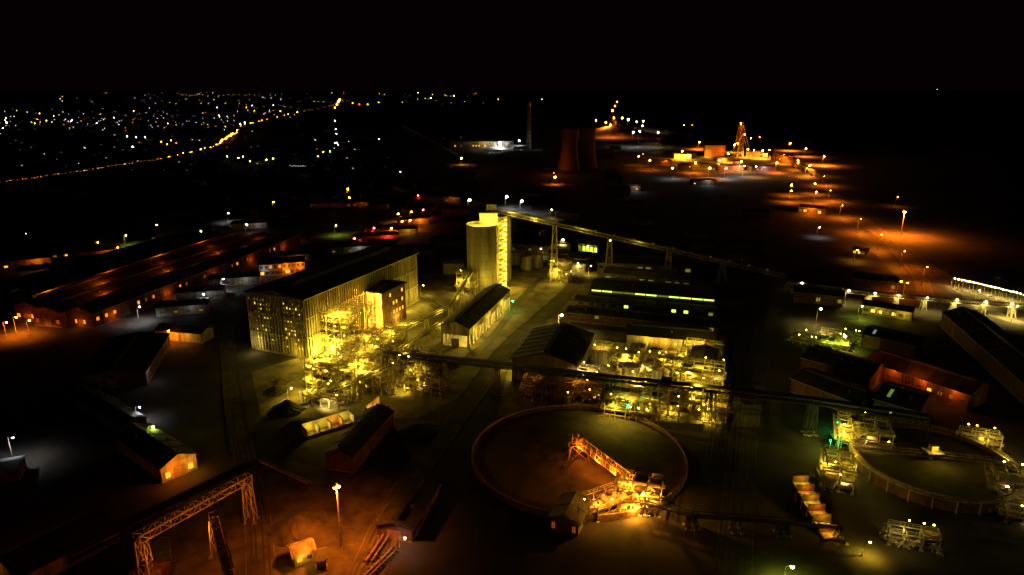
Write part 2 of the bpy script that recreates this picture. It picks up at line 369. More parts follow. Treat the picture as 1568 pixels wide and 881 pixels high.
def frame(name,px,py,nx,ny,nz,b=4.0,hz=4.0,P=1500,c='y',nl=3,ang=A20,mat="steel",vessels=True,fill=.6):
    p=W(px,py); o=O(name,p,ang); m=o.p("steelwork"); v=o.p("equipment")
    for i in range(nx+1):
        for j in range(ny+1):
            top=nz if R.random()<.75 else max(1,nz-1)
            m.beam((i*b,j*b,0),(i*b,j*b,top*hz+1),.32,mat); m.box(i*b-.5,j*b-.5,0,i*b+.5,j*b+.5,.3,"concrete")
    for k in range(1,nz+1):
        z=k*hz
        for i in range(nx+1): m.beam((i*b,0,z),(i*b,ny*b,z),.3,mat)
        for j in range(ny+1): m.beam((0,j*b,z),(nx*b,j*b,z),.3,mat)
        for i in range(nx):
            for j in range(ny):
                if R.random()<fill*(1 if k<nz else .45):
                    m.box(i*b+.15,j*b+.15,z+.16,(i+1)*b-.15,(j+1)*b-.15,z+.24,R.choice(("steel","steelrust","steeldark")))
                if R.random()<.3: m.beam((i*b,j*b,z-hz),((i+1)*b,j*b,z),.16,mat)
                if R.random()<.3: m.beam((i*b,(j+1)*b,z-hz),(i*b,j*b,z),.16,mat)
        m.rail([(0,0,z+.2),(nx*b,0,z+.2),(nx*b,ny*b,z+.2),(0,ny*b,z+.2),(0,0,z+.2)],"steel",t=.1)
        if nl:
            for q in range(nx+1):
                if R.random()<.4:
                    x=R.uniform(0,nx*b); y=R.choice((0,0,ny*b)); m.beam((x,y,z),(x,y,z+2.2),.08,"steel"); m.box(x-.2,y-.2,z+2.1,x+.2,y,z+2.3,"b_"+c)
    for k in range(nz):
        z=k*hz; x0=-1.2; m.beam((x0,0 if k%2 else ny*b,z),(x0,ny*b if k%2 else 0,z+hz),.9,"steel",.12)
        m.rail([(x0-.45,0 if k%2 else ny*b,z),(x0-.45,ny*b if k%2 else 0,z+hz)],"steel",t=.08)
    if vessels:
        for i in range(nx):
            for j in range(ny):
                q=R.random(); cx,cy=(i+.5)*b,(j+.5)*b; z=R.randrange(0,nz)*hz+.3
                if q<.25: v.tube((cx,cy,z),(cx,cy,z+hz*.75),b*.32,"tankpaint",16); v.tube((cx,cy,z+hz*.75),(cx,cy,z+hz*.95),b*.32,"tankpaint",16,b*.08)
                elif q<.45: v.tube((cx,cy,z+hz*.2),(cx,cy,z+hz*.8),.3,"tankpaint",16,b*.42)
                elif q<.6: v.box(cx-b*.3,cy-b*.25,z,cx+b*.3,cy+b*.25,z+hz*.55,"steelrust")
                elif q<.75: v.tube((cx-b*.4,cy,z+1.2),(cx+b*.4,cy,z+1.2),.9,"steelrust",14)
        for k in range(nx*2+ny):
            z=R.uniform(1,nz*hz); y=R.uniform(0,ny*b); v.tube((-1,y,z),(nx*b+1,y,z),R.uniform(.12,.3),R.choice(("steel","tankpaint","steelrust")),8)
            x=R.uniform(0,nx*b); v.tube((x,y,0),(x,y,z),R.uniform(.12,.25),"steel",8)
            v.beam((x,y,z),(x+R.uniform(-5,5),y+R.uniform(-4,4),max(.5,z-R.uniform(1,5))),.25,"steel")
    for k in range(nl):
        x,y,z=R.uniform(-.5,nx*b+.5),R.uniform(-2.5,ny*b*.6),R.randrange(0,nz)*hz+hz*.82
        if k%4==0: z=nz*hz+3.2   # one fitting lights the top deck
        o.spot(x,y,z,x+R.uniform(-1,1),y+R.uniform(-.5,2.5),z-3,P*1.9*R.uniform(.5,1.7),c if R.random()<.85 else ('yw' if c!='oy' else 'o'),165,.18)
    o.done()
frame("feed_structure",700,448,3,3,3,nl=3,P=1800); frame("feed_structure",722,440,2,2,4,nl=2,P=1800)
# ------------------------------------------------------------------ conveyors
o=O("inclined_conveyor"); m=o.p("gallery")
p=Vector((-9,424,45));q=Vector((175,422,3)); m.truss(p,q,2.8,2.0,"steel",.24,3.5,"steeldark","roofgrey")
for X in(27,62,100,135): m.trestle((X,423.5),45-42*(X+9)/184,2.2,5.0,"steel",.26,8)
o.light(0,421.5,46,3500,'y'); o.light(14,420,41,2600,'y'); o.light(27,419,7,4000,'y'); o.light(45,419,36,1800,'y'); o.light(80,419,28,1500,'y')
for k in range(14): o.p("walkway_lamps").ball(p.lerp(q,(k+1)/15)+Vector((0,-1.8,3.2)),.16,"s_y")
o.done()
def conveyor(name,pts,wd=2.6,h=2.2,mat="steel",roof="roof",sup=16,lights=0,P=900,c='y'):
    o=O(name); m=o.p("gallery"); t=o.p("supports")
    for a,b in zip(pts,pts[1:]):
        a=Vector(a);b=Vector(b); m.truss(a,b,wd,h,mat,.2,2.6,"steeldark",roof)
        n=max(1,int((b-a).length/sup))
        for i in range(n+1):
            c_=a.lerp(b,(i+.02)/(n+.04)); 
            if c_.z>2: t.trestle(c_,c_.z,1.6,2.6,mat,.22)
        for k in range(lights):
            c_=a.lerp(b,(k+.5)/lights); o.light(c_.x+1.6,c_.y-1.8,c_.z+1.6,P,c,.18)
    o.done()
conveyor("mill_feed_conveyor",[W(540,524,4),W(612,508,5),W(690,470,7),(-24,396,14)],2.0,1.3,roof=None,lights=2,P=1900)
conveyor("overland_conveyor",[W(588,546,12),W(760,562,12),W(930,583,12),W(1090,600,12),W(1245,618,12),W(1420,645,12)],2.6,1.7,"steeldark","steeldark",22)
conveyor("discharge_conveyor",[W(600,560,12),W(545,585,8),W(500,600,4)],2,1.4,roof=None,lights=1)
conveyor("stockpile_conveyor",[W(735,455,8),W(700,480,7),W(640,520,5),W(600,545,3)],2,1.4,roof=None,lights=1,P=1600)
# ------------------------------------------------------------------ crushed ore shed
o=shed("ore_shed",(-20.7,306.6,0),(-1.5,371,0),-14,10,3,"plaster","roof",opens=('x1','y0'),pil=4.5)
for k in range(7): o.light(-3.5,5+k*9.5,5.3,3400,'yw' if k%2 else 'y',.2)
for k in range(3): o.light(3.0,8+k*22,5.5,2400,'y',.2)
o.done()
def xshed(name,pl,pr,h,dep,**k):
    a=W(*pl,h);b=W(*pr,h);a.z=b.z=0
    return shed(name,b,a,dep,h,**k)
xshed("workshop_building",(905,442),(1095,458),9,22,rise=3,roof="roof",wins=[('x0',7.6,8.4,6,.15,"s_yg",1)]).done()
xshed("workshop_building",(915,402),(1060,408),9,16,rise=3,roof="roof",wins=[('x0',5,7,3,2,"d_y",.5)]).done()
xshed("workshop_building",(925,418),(1058,430),9,13,rise=2,roof="roof",wins=[('x0',5,7,3,2,"d_yg",.4)]).done()
xshed("store_building",(880,460),(1098,479),5,11,rise=1.2,roof="roof",wins=[('x0',3,4.6,2.2,4,"s_yg",.3)],vent=False).done()
xshed("store_building",(868,478),(1100,502),5,12,rise=1.5,roof="roof",wall="brick",wins=[('x0',3,4.5,2,4,"d_y",.2)]).done()
o=xshed("reagent_building",(960,512),(1094,524),8,14,rise=2.5,wall="plaster",roof="roof",door=False)
for k in range(4): o.light(-3.0,5+k*8.5,6.8,1700,'y' if k%2 else 'oy',.2)
o.done()
o=shed("pump_house",W(908,512,10).xy.to_3d(),W(885,560,10).xy.to_3d(),28,10,4,"clad","roof",pil=5); o.done()
lamp(860,484,11,'yw',16000,.7); lamp(790,548,7,'y',4500)
# ------------------------------------------------------------------ left process plant
frame("screening_plant",492,540,4,3,5,nl=6,P=3600); frame("screening_plant",470,598,4,3,3,nl=5,P=3000)
frame("screening_plant",520,580,4,2,3,nl=4,P=2800); frame("crusher_plant",600,590,4,3,3,nl=2,P=1200); frame("pump_platform",545,600,3,2,2,nl=2,P=2200)
frame("pump_platform",465,618,4,2,1,nl=2,P=2200); frame("crusher_plant",560,535,4,3,2,nl=3,P=2400); frame("pump_platform",620,600,4,2,2,nl=2,P=1200)
def drum(px,py,r_,L,mat="steelrust"):
    p=W(px,py); o=O("grinding_mill",p,A20+.2); m=o.p("drum"); z=r_+2.2
    m.tube((-L/2,0,z),(L/2,0,z),r_,mat,40)
    for s_ in(-1,1):
        m.tube((s_*L/2,0,z),(s_*(L/2+1.4),0,z),r_,mat,40,r_*.35); m.tube((s_*(L/2+1.4),0,z),(s_*(L/2+2.6),0,z),r_*.33,"steel",24)
        m.box(s_*(L/2+2)-.7,-2,0,s_*(L/2+2)+.7,2,z-r_*.3,"concrete")
        m.tube((s_*L/2-.3,0,z),(s_*L/2+.3,0,z),r_+.45,"steel",40)
    for k in range(20):
        t=k*math.pi/10; 
        for x in range(int(-L/2)+1,int(L/2)): m.ball((x,r_*math.cos(t),z+r_*math.sin(t)),.18,"steel",4)
    m.tube((-L/2+.9,0,z),(-L/2+1.5,0,z),r_+.6,"steeldark",40); o.done()
drum(540,574,3.6,7); drum(492,577,3.4,6); 
def tank(name,p,r_,h,mat="tankpaint",cone=.12):
    o=O(name,p); m=o.p("shell"); m.tube((0,0,0),(0,0,.4),r_+.4,"concrete",40); m.tube((0,0,.4),(0,0,h),r_,mat,40)
    m.tube((0,0,h),(0,0,h+r_*cone),r_,"steelrust",40,.3)
    for k in range(1,int(h/2.5)+1): m.ringwall((0,0),r_,r_+.07,k*2.5,k*2.5+.15,mat,40)
    m.rail([(r_*math.cos(t*math.pi/10),r_*math.sin(t*math.pi/10),h) for t in range(21)],"steel",step=1.6,t=.08)
    for s_ in(-.25,.25): m.beam((s_,-r_-.3,0),(s_,-r_-.3,h+1),.08,"steel")
    for k in range(int(h/.5)): m.beam((-.25,-r_-.3,k*.5+.3),(.25,-r_-.3,k*.5+.3),.05,"steel")
    m.tube((r_*.5,-r_-.5,.6),(r_*.5,-r_-.5,h*.8),.2,"steel",8); o.done()
tank("slurry_tank",W(665,590),5,10,"concrete"); tank("slurry_tank",W(640,585),3.5,7,"concrete")
for x,y in((688,418),(702,418),(790,405),(806,412),(822,408),(795,398)): tank("storage_tank",W(x,y),4.2,9 if y<415 else 7,"concrete")
def pile(px,py,r_,h,mat="ore",name="ore_pile"):
    o=O(name,W(px,py)); m=o.p("h"); N=28;K=7; rr=[[1+R.uniform(-.12,.12) for i in range(N)] for k in range(K)]
    def P(k,i): f=k/(K-1); return (r_*f*rr[k][i%N]*math.cos(2*math.pi*i/N),r_*f*rr[k][i%N]*math.sin(2*math.pi*i/N),h*(1-f)**1.1+.02+(R.uniform(-.1,.1) if 0<k<K-1 else 0))
    pts=[[P(k,i) for i in range(N)] for k in range(K)]
    for k in range(K-1):
        for i in range(N):
            j=(i+1)%N; m.face([pts[k][i],pts[k+1][i],pts[k+1][j],pts[k][j]] if k else [(0,0,h),pts[1][i],pts[1][j]],mat)
    o.done()
pile(440,628,7,4.5); pile(422,600,5,2.5); pile(455,655,6,3); pile(430,585,4,2,"dust"); pile(640,660,8,3); pile(455,808,9,4,"dust"); pile(690,560,5,2.4,"dust"); lamp(446,596,6,'y',2600)
shed("ore_bin_building",W(500,694,6).xy.to_3d(),W(566,626,6).xy.to_3d(),9,6,2,"brick","roof",door=False).done()
o=O("ore_bins",W(470,672),A20-.55); m=o.p("bins")
for k in range(4):
    y=k*4.6; m.box(-4,y,0,0,y+.4,3.2,"plaster"); m.box(-4.4,y,0,-4,y+4.6,4,"concrete"); m.box(-4,y+.4,0.02,0,y+4.6,.4,"dust"); m.box(0,y,0,.3,y+4.6,1.0,"concrete"); o.light(-1.6,y+2.4,2.6,700,'y' if k!=2 else 'oy',.15)
m.box(-4,18.4,0,0,18.8,3.2,"plaster"); o.done()
o=O("ore_bins",W(575,640),A20); m=o.p("bins")
for k in range(2):
    y=k*5; m.box(-4,y,0,0,y+.4,3.2,"plaster"); m.box(-4.4,y,0,-4,y+5,4,"concrete"); m.box(0,y,0,.3,y+5,1.0,"concrete"); o.light(-1.6,y+2.6,2.6,700,'oy',.15)
o.done()
# ------------------------------------------------------------------ leach plant (centre right)
for i,(x,y) in enumerate(((918,560),(948,556),(975,553),(1002,560),(930,590),(1030,575),(965,585),(1010,590))): tank("leach_tank",W(x,y),3.6,7.5)
for (x,y,nx,ny,nz,nl) in((880,600,4,2,2,2),(905,560,5,2,2,4),(925,640,5,3,2,4),(985,585,4,3,3,4),(1005,640,4,3,3,4),(1040,610,4,3,3,4),(950,615,4,2,2,2),(1060,640,3,3,2,3),(1045,560,4,3,2,3)):
    frame("leach_plant_frame",x,y,nx,ny,nz,nl=nl,P=2300)
o=O("signal_light",W(962,638)); o.p("post").tube((0,0,0),(0,0,4),.12,"steel"); o.p("lens").ball((0,0,4.3),.4,"x_g"); o.light(0,-.9,4.3,2200,'g',.25); o.done()
frame("conveyor_support_frame",800,612,5,2,2,nl=1,P=400,c='oy',mat="steelrust"); frame("conveyor_support_frame",860,612,4,2,2,nl=1,P=400,c='oy',mat="steelrust")
shed("switch_room",W(1050,600).xy.to_3d(),W(1060,560).xy.to_3d(),10,9,1.5,"plaster","roof",vent=False,clutter=False).done()
# ------------------------------------------------------------------ big thickener
C=Vector((22.3,205.7,0)); o=O("thickener_basin",C); m=o.p("basin"); RR=36
m.ringwall((0,0),RR-.5,RR,0,2.2,"steelrust",128); m.ringwall((0,0),RR-1.6,RR-.5,1.3,1.45,"brick",128)
N=96
for k in range(8):
    r0,r1=(RR-.5)*k/8,(RR-.5)*(k+1)/8; z0,z1=.5+.15*math.sin(k*2),.5+.15*math.sin((k+1)*2)
    for i in range(N):
        a=2*math.pi*i/N;b=2*math.pi*(i+1)/N
        q=[(r1*math.cos(a),r1*math.sin(a),z1),(r1*math.cos(b),r1*math.sin(b),z1)]
        m.face(([(r0*math.cos(a),r0*math.sin(a),z0)] if k else [(0,0,z0)])+q+([(r0*math.cos(b),r0*math.sin(b),z0)] if k else []),"slurry")
b=o.p("rake_bridge"); E=Vector((19,-29,3.2)); b.truss((-1,1,5.5),E,2.6,2.0,"gantrypaint",.2,2.4,"steelrust"); b.rail([(-2,0,7.6),(E.x-1.6,E.y-1,5.3)],"gantrypaint"); 
b.trestle((0,0),5.5,5,7,"steelrust",.3); b.tube((0,0,.5),(0,0,9),.6,"steelrust",12); b.box(-2,-1.5,5.6,2,2,5.8,"steelrust"); b.box(-1,-1,5.8,1,1,7.6,"steelrust")
for t in(2.6,3.5,4.2): b.truss((0,0,1.2),(11*math.cos(t),11*math.sin(t),1.2),.9,1.2,"steeldark",.16,1.6)
b.rail([(-3,-2.5,6),(3,-2.5,6),(3,3,6),(-3,3,6),(-3,-2.5,6)],"steelrust")
d=Vector((19,-29,0)).normalized()
for k,P,c in((3,2400,'o'),(12,3000,'o'),(20,4200,'o'),(27,7500,'oy'),(33,11000,'oy')):
    o.light(d.x*k-1.9,d.y*k-1.4,5.6-k*.03,P,c,.2)
o.done()
frame("transfer_tower",915,800,4,2,1,nl=2,P=1500,c='oy',ang=.5,mat="steelrust"); frame("transfer_tower",945,782,3,2,2,nl=4,P=3400,c='oy',ang=-.3,mat="steelrust")
shed("pump_house",W(842,812),W(862,776),8,4,1.6,"clad","roofgrey",vent=False,clutter=False,wins=[('y0',1,3,1,1,"d_o",.5)]).done()
lamp(895,766,11,'o',0,.1)
conveyor("slurry_pipe_rack",[W(985,768,4),W(1060,790,4),W(1200,800,4),W(1290,810,4)],1.6,1.0,"steeldark",None,12)
# ------------------------------------------------------------------ right thickener
p=W(1425,722); o=O("thickener_tank",p); m=o.p("tank"); r_=23
m.ringwall((0,0),r_-.5,r_,0.02,5.0,"brick",96); m.ringwall((0,0),r_,r_+1.4,4.2,4.4,"steel",96)
m.tube((0,0,0.1),(0,0,3.9),r_-.5,"slurry",96)
m.rail([((r_+1.3)*math.cos(t*math.pi/36),(r_+1.3)*math.sin(t*math.pi/36),4.4) for t in range(73)],"steel",step=2.2,t=.1)
b=o.p("bridge"); b.truss((-r_,6,5.2),(r_,-4,5.2),2.0,1.2,"steelrust",.12,2.4,"steeldark"); b.box(-2.5,-1.5,7,2.5,3,7.2,"steel"); b.box(-1,0,7.2,1.2,1.8,9,"plaster"); b.tube((0,1,1),(0,1,7),.5,"steel")
for k in range(24):
    t=k*math.pi/12; m.beam(((r_+1)*math.cos(t),(r_+1)*math.sin(t),0),((r_+1)*math.cos(t),(r_+1)*math.sin(t),4.2),.3,"steel")
o.light(0,-2.6,9,1100,'y'); 
for t,P,c in((-.9,1500,'y'),(-.55,5000,'yw'),(-.2,5600,'yw'),(.1,1800,'y'),(2.5,1600,'y'),(3.0,2400,'y')): o.light((r_+3.4)*math.cos(t),(r_+3.4)*math.sin(t),3.6 if t<0 else 6,P,c,.2)
o.done()
frame("clarifier_platform",1283,690,4,3,2,nl=4,P=1300,c='y'); frame("clarifier_platform",1262,750,2,3,2,nl=3,P=1100); frame("clarifier_platform",1540,800,6,3,1,nl=4,P=3000,c='yw'); frame("clarifier_platform",1360,834,3,1,1,nl=2,P=700)
frame("clarifier_platform",1520,770,5,2,2,nl=3,P=2600,c='yw'); frame("clarifier_platform",1470,680,3,1,1,nl=2,P=500)
o=O("tiered_platform",W(1262,828),0.05); m=o.p("decks")
for k in range(6):
    z=.6+k*.9; m.box(0,k*3.6,z-.2,5,k*3.6+3,z,"plaster"); m.box(0,k*3.6+3,0.02,5,k*3.6+3.2,z+2.2,"brick"); m.rail([(0,k*3.6,z),(5,k*3.6,z)],"steel"); m.box(.1,k*3.6+.2,0.02,.4,k*3.6+.5,z-.2,"steel"); m.box(4.6,k*3.6+.2,.02,4.9,k*3.6+.5,z-.2,"steel"); o.light(2.5,k*3.6+1.5,z+1.6,420,'y' if k%2 else 'oy',.12)
o.done()
for x,y in((1270,690),(1280,662)):
    o=O("signal_light",W(x,y)); o.p("post").tube((0,0,0),(0,0,3.5),.12,"steel"); o.p("lens").ball((0,0,3.8),.25,"x_g"); o.light(0,-.8,3.8,1200,'g',.2); o.done()
lamp(1213,870,6,'yg',4200,.5); lamp(1332,832,4,'y',2500,.3)
# ------------------------------------------------------------------ right hand buildings
o=shed("red_warehouse",W(1480,630),W(1322,575),16,7,3,"cladred","roofrust",wins=[('x0',3,4.2,1.6,2.4,"s_oy",.45)],pil=5)
for k in range(5): o.light(-2.2,5+k*12,6.0,600,'o',.18)
o.light(-1,20,12,1000,'o'); o.light(-1,45,12,1000,'o')
o.done()
shed("long_warehouse",W(1568,620),W(1440,500),18,8,3,"brick","roof").done()
shed("slotted_store",W(1400,660),W(1335,640),20,8,3,"brick","roof",wins=[('x0',3,6,.8,1.6,"s_yg",.5),('x1',3,6,.8,1.6,"s_yg",.6)],skyl="d_yg").done()
shed("lime_store",W(1400,548),W(1320,530),14,6,2,"brick","roof",skyl="d_w").done()
shed("canteen_building",W(1395,492),W(1320,480),10,5,1.5,"plaster","roof",wins=[('x0',1.5,3.2,2,1,"s_y",.5)],vent=False,clutter=False,lights=[(-3,4,4,700,'y'),(-3,16,4,300,'y')]).done()
shed("office_building",W(1372,448),W(1305,440),12,6,2,"brick","roof",wins=[('x0',2,4,2,1.5,"d_y",.4)]).done()
shed("office_building",W(1290,470),W(1215,462),12,6,2,"brick","roof",wins=[('x0',2,4,2,1.5,"d_y",.3)]).done()
shed("plant_store",W(1310,640,0),W(1210,600),16,6,2,"brick","roof").done()
shed("warehouse",W(1330,600),W(1225,570),18,7,2.5,"brick","roof").done()
frame("cable_yard_rack",1215,525,8,3,1,b=3,hz=2.4,nl=3,P=800,c='yg',ang=-.5); frame("cable_yard_rack",1255,520,6,3,1,b=3,hz=2.4,nl=2,P=800,c='yg',ang=-.5)
for i,(x,y) in enumerate(((1228,434),(1264,441),(1300,446),(1340,450),(1376,453),(1420,457),(1466,460),(1510,463),(1550,466))): lamp(x,y,8,'yw',4000,.42)
for i in range(20): lamp(1462+i*5.6,427+i*1.25+abs(i-6)*.1,6,'yw',3600 if i%3==0 else 0,.27)
conveyor("overhead_pipe_rack",[W(1205,436,6),W(1330,452,6),W(1460,463,6),W(1600,474,6)],2.4,1.6,"steel","roofgrey",14)
lamp(1257,474,10,'yw',7000,.6); lamp(1320,470,7,'yg',3500,.4); lamp(1294,516,7,'yg',5500,.5); lamp(1380,432,9,'o',6000,.5); lamp(1390,434,8,'o',0,.3)
poly("paved_yard",[(1440,420),(1620,450),(1640,520),(1500,480)],.014,"yardslab"); lamp(1500,446,8,'yw',9000,.2); lamp(1558,470,8,'yw',9000,.2)
lamp(1313,384,8,'oy',5000,.4); lamp(1255,349,8,'w',2500,.3); 
shed("guard_house",W(1325,392),W(1305,389),8,4,1,"plaster","roof",wins=[('x0',1,2.6,1.5,.8,"s_oy",.8)],vent=False,clutter=False).done()
mast(1386,325,20,'o',520000,.8,168); lamp(1375,302,10,'o',4000,.5)
for x,y,P in((1236,258,60000),(1262,270,50000),(1272,292,45000),(1290,315,36000),(1318,336,30000),(1350,360,24000),(1385,385,18000),(1420,410,14000)): lamp(x,y,12,'o',P,.2,166)  # lamps added along the road to make its orange light pools continuous
for x,y in((1212,284),(1248,282),(1212,293),(1250,295)): lamp(x,y,12,'o',36000,.9)
o=shed("shaft_house",W(1258,330),W(1222,326),14,6,2,"brick","roof",wins=[('x0',1.5,4,3,1,"s_oy",.8)],vent=False); o.light(-5,10,6,14000,'o'); o.done()
# ------------------------------------------------------------------ mine shaft complex (far)
p=W(1130,240); o=O("mine_headgear",p,.3); m=o.p("tower"); m.trestle((0,0),54,5,13,"steelrust",.7,11); m.beam((0,-3,54),(0,-32,0),1.0,"steelrust"); m.beam((4,-3,54),(6,-32,0),1.0,"steelrust")
for k in range(4): m.beam((0,-3-k*7.2,54-k*13.4),(4.5,-3-k*7.2,54-k*13.4),.6,"steelrust")
for x in(-2,3):
    for a in range(16): t=a*math.pi/8; m.beam((x,3.2*math.cos(t),58+3.2*math.sin(t)),(x,3.2*math.cos(t+.39),58+3.2*math.sin(t+.39)),.5,"steelrust")
m.box(-4,-4,54,4,4,54.6,"steelrust"); m.rail([(-4,-4,54.6),(4,-4,54.6),(4,4,54.6)],"steelrust",t=.2)
for c_,z in((-5,59),(5,40),(-8,24)): o.p("lamps").ball((c_,-7,z),.9,"x_o")
o.light(0,-9,57,4000,'o',.6); o.light(-11,-8,30,2500,'o',.6); o.light(10,-8,14,12000,'o',.8); o.done()
def mb(name,px,py,wd,dp,h,wall,ang=0,lights=(),wc="s_oy"):
    p=W(px,py); q=p+Vector((wd*math.cos(ang),wd*math.sin(ang),0))
    o=shed(name,q,p,dp,h,h*.18,wall,"roof",wins=[('x0',h*.3,h*.5,2,4,wc,.3)],pil=8)
    for (y,z,P,c) in lights: o.light(-9 if h>6.5 else -3.5,y,z,P,c,.5)
    o.done()
mb("winder_house",1078,240,36,26,20,"brick",-.2,[(6,10,30000,'o'),(30,5,40000,'oy')])
mb("shaft_building",1032,243,30,20,8,"plaster",-.1,[(10,6,50000,'oy'),(24,6,30000,'o')])
mb("shaft_building",1142,240,30,18,9,"brick",-.15,[(8,6,50000,'oy')]); mb("shaft_building",1160,240,18,14,6,"plaster",-.1,[(8,4,26000,'oy')])
mb("shaft_building",1098,248,20,12,6,"brick",.3,[(8,4,16000,'oy')]); mb("shaft_building",1122,252,16,10,5,"brick",-.3,[(8,4,14000,'o')])
mb("shaft_building",1180,246,36,16,8,"brick",-.2,[(12,6,50000,'o')]); mb("shaft_building",1100,262,40,14,7,"brick",.1,[(10,8,9000,'w'),(30,8,20000,'o')])
mb("shaft_building",1040,258,46,12,6,"brick",0,[(20,8,9000,'oy')]); mb("shaft_building",1150,262,40,12,6,"brick",.1,[(20,7,6000,'w')]); mb("shaft_building",1000,252,30,12,6,"brick",0,[(10,7,9000,'o')])
mb("shaft_building",1060,284,30,12,6,"brick",0,[(10,7,2500,'w')]); mb("shaft_building",960,293,16,10,6,"brick",0,[(6,6,1500,'w')])
for x,y,c,P in((1071,218,'o',200000),(1045,232,'oy',150000),(1056,239,'oy',100000),(1145,229,'oy',140000),(1155,230,'oy',0),(1168,231,'oy',140000),(1178,230,'o',0),(1210,220,'o',200000),(1234,228,'o',120000),(1262,240,'o',280000),(1102,246,'oy',90000),(1115,236,'oy',100000),(1140,255,'w',9000),(1158,256,'oy',26000),(1112,258,'w',14000),(1030,258,'w',6000),(1240,254,'oy',44000),(1163,210,'o',0),(1150,212,'o',0),(1200,238,'o',100000),(1125,222,'oy',100000),(995,246,'o',24000),(978,240,'o',8000),(1087,258,'o',60000),(1190,250,'o',70000),(1222,246,'o',60000),(1065,250,'o',60000),(1135,248,'oy',40000)):
    lamp(x,y,14,c,P*1.3,1.2 if P>30000 else .8,164)
conveyor("shaft_conveyor",[W(1185,236,16),W(1215,246,10),W(1262,275,3)],4,3,"steel","roofgrey",25,1,9000,'o')
pile(1100,225,60,22,"dust","rock_dump"); pile(1180,222,50,14,"dust","rock_dump")
pile(945,205,120,26,"dust","rock_dump")
for x,y,c,P in((928,188,'o',240000),(940,181,'oy',0),(935,192,'o',240000),(962,183,'w',60000),(953,181,'oy',90000),(985,186,'yw',40000),(975,187,'oy',0),(913,185,'oy',30000),(970,203,'w',30000),(984,193,'yw',0),(945,156,'oy',0),(942,163,'o',0),(938,170,'o',0),(980,202,'w',0),(1008,203,'yw',8000)):
    h=30 if y>175 else 70; lamp(x,y,h,c,P*1.3,1.7 if P>50000 else 1.2,165)
p=W(938,196); o=O("mine_headgear",p,.6); m=o.p("tower"); m.trestle((0,0),70,6,16,"steelrust",1.0,14); m.truss((0,0,70),(26,0,95),4,4,"steelrust",.8); o.done()
p=W(810,228); o=O("smoke_stack",p); m=o.p("shaft"); m.tube((0,0,0),(0,0,92),5.2,"concrete",32,3.6); m.ringwall((0,0),3.2,4.4,90,93,"concrete",32)
for k in range(6): m.ringwall((0,0),5.2-k*.25,5.3-k*.25,10+k*14,11+k*14,"steeldark",32)
o.light(14,-22,12,1500,'w',.3); o.done()
N=48;K=14
def cr(f): return 11.5+5.5*(abs(f-.72)/.72)**1.8
for (px,dx,dy) in((871,0,0),(893,8,30)):
    p=W(px,264); o=O("cooling_tower",p+Vector((dx,dy,0))); m=o.p("shell")
    for k in range(K):
        for i in range(N):
            a=2*math.pi*i/N;b=2*math.pi*(i+1)/N;f0,f1=k/K,(k+1)/K
            m.face([(cr(f)*math.cos(t),cr(f)*math.sin(t),4+f*58) for f,t in((f0,a),(f0,b),(f1,b),(f1,a))],"brick")
    m.ringwall((0,0),cr(1)-.4,cr(1)+.4,61.5,62.6,"brick",48)
    for i in range(24):
        a=2*math.pi*i/24; m.beam((18*math.cos(a),18*math.sin(a),0),(17*math.cos(a+.13),17*math.sin(a+.13),4),.7,"brick")
    if dx==0: o.light(-22,-30,14,9000,'o',.4)
    o.done()
lamp(850,272,9,'o',14000,1.2); lamp(766,219,12,'w',120000,2.2); lamp(795,216,10,'w',25000,1.4); lamp(732,217,9,'w',12000,.8); lamp(750,219,9,'w',12000,.7)
mb("power_station",690,228,130,40,14,"plaster",.12,[(60,14,5000,'yw')])
lamp(719,307,10,'yw',10000,1.2); lamp(776,302,12,'w',7000,1.0); lamp(799,309,12,'w',9000,1.2); lamp(845,322,8,'yw',3500,.4); lamp(862,368,10,'yw',6000,.55); lamp(707,243,10,'oy',12000,1.2); lamp(935,369,12,'y',0,.35)
for x,y,c in((910,375,'yg'),(900,378,'yg'),(870,395,'yw'),(885,404,'yw'),(815,372,'yw'),(648,438,'y'),(785,462,'g'),(905,408,'y'),(828,382,'yw')): lamp(x,y,6,c,2600 if c!='g' else 900,.3)
shed("control_building",W(915,390),W(885,386),12,7,1.5,"plaster","roof",wins=[('x0',1.5,5,2,.8,"s_yg",.8)],vent=False).done()
for x,y,l in((780,385,26),(820,388,24),(865,415,14),(840,400,14),(790,360,24),(850,335,22)): mb("plant_building",x,y,l,12,6,"clad",-.25,wc="d_y")
frame("transfer_station",842,432,3,2,3,nl=2,P=700)
# ------------------------------------------------------------------ left long sheds
u=Vector((math.sin(math.radians(13.5)),math.cos(math.radians(13.5)),0)); wv=Vector((u.y,-u.x,0))
base=W(145,503)
for k in range(3):
    a=base-wv*(17.2*k)+u*(R.uniform(-4,4)); b_=a+u*(205-k*8)
    o=shed("long_workshop",a,b_,-17,8,3,"brick","roofrust",wins=[('x1',3.5,5.2,1.6,4,"s_o",.3),('y0',2,4,2,2,"s_o",.5)],vent=True)
    if k==0:
        for q in range(5): o.light(2.0,12+q*42,3.5,600,'o',.2)
    else:
        for q in range(4): o.light(0,20+q*50+k*12,10.5,R.choice((800,2200,3600)),'o',.2)
    if k!=1: o.light(-8,-3,3,500,'o')
    o.done()
a0=base-wv*60
for k in range(2):
    a=a0-wv*(18*k)+u*20; o=shed("long_workshop",a,a+u*170,-16,8,3,"brick","roof",wins=[('x1',3.5,5,1.6,5,"s_o",.12)],vent=True)
    for q in range(4): o.light(3.0,10+q*45,6,2400,'o' if q%2 else 'oy',.2)
    o.done()
for x,y,l,ps in((30,430,30,7000),(100,415,26,3500),(60,400,40,1500),(0,415,30,4500),(5,455,24,2500),(120,400,26,1800)): mb("workshop_annex",x,y,l,12,6,"plaster",.5,[(8,5,ps*.25,'oy' if ps>6000 else 'o')])
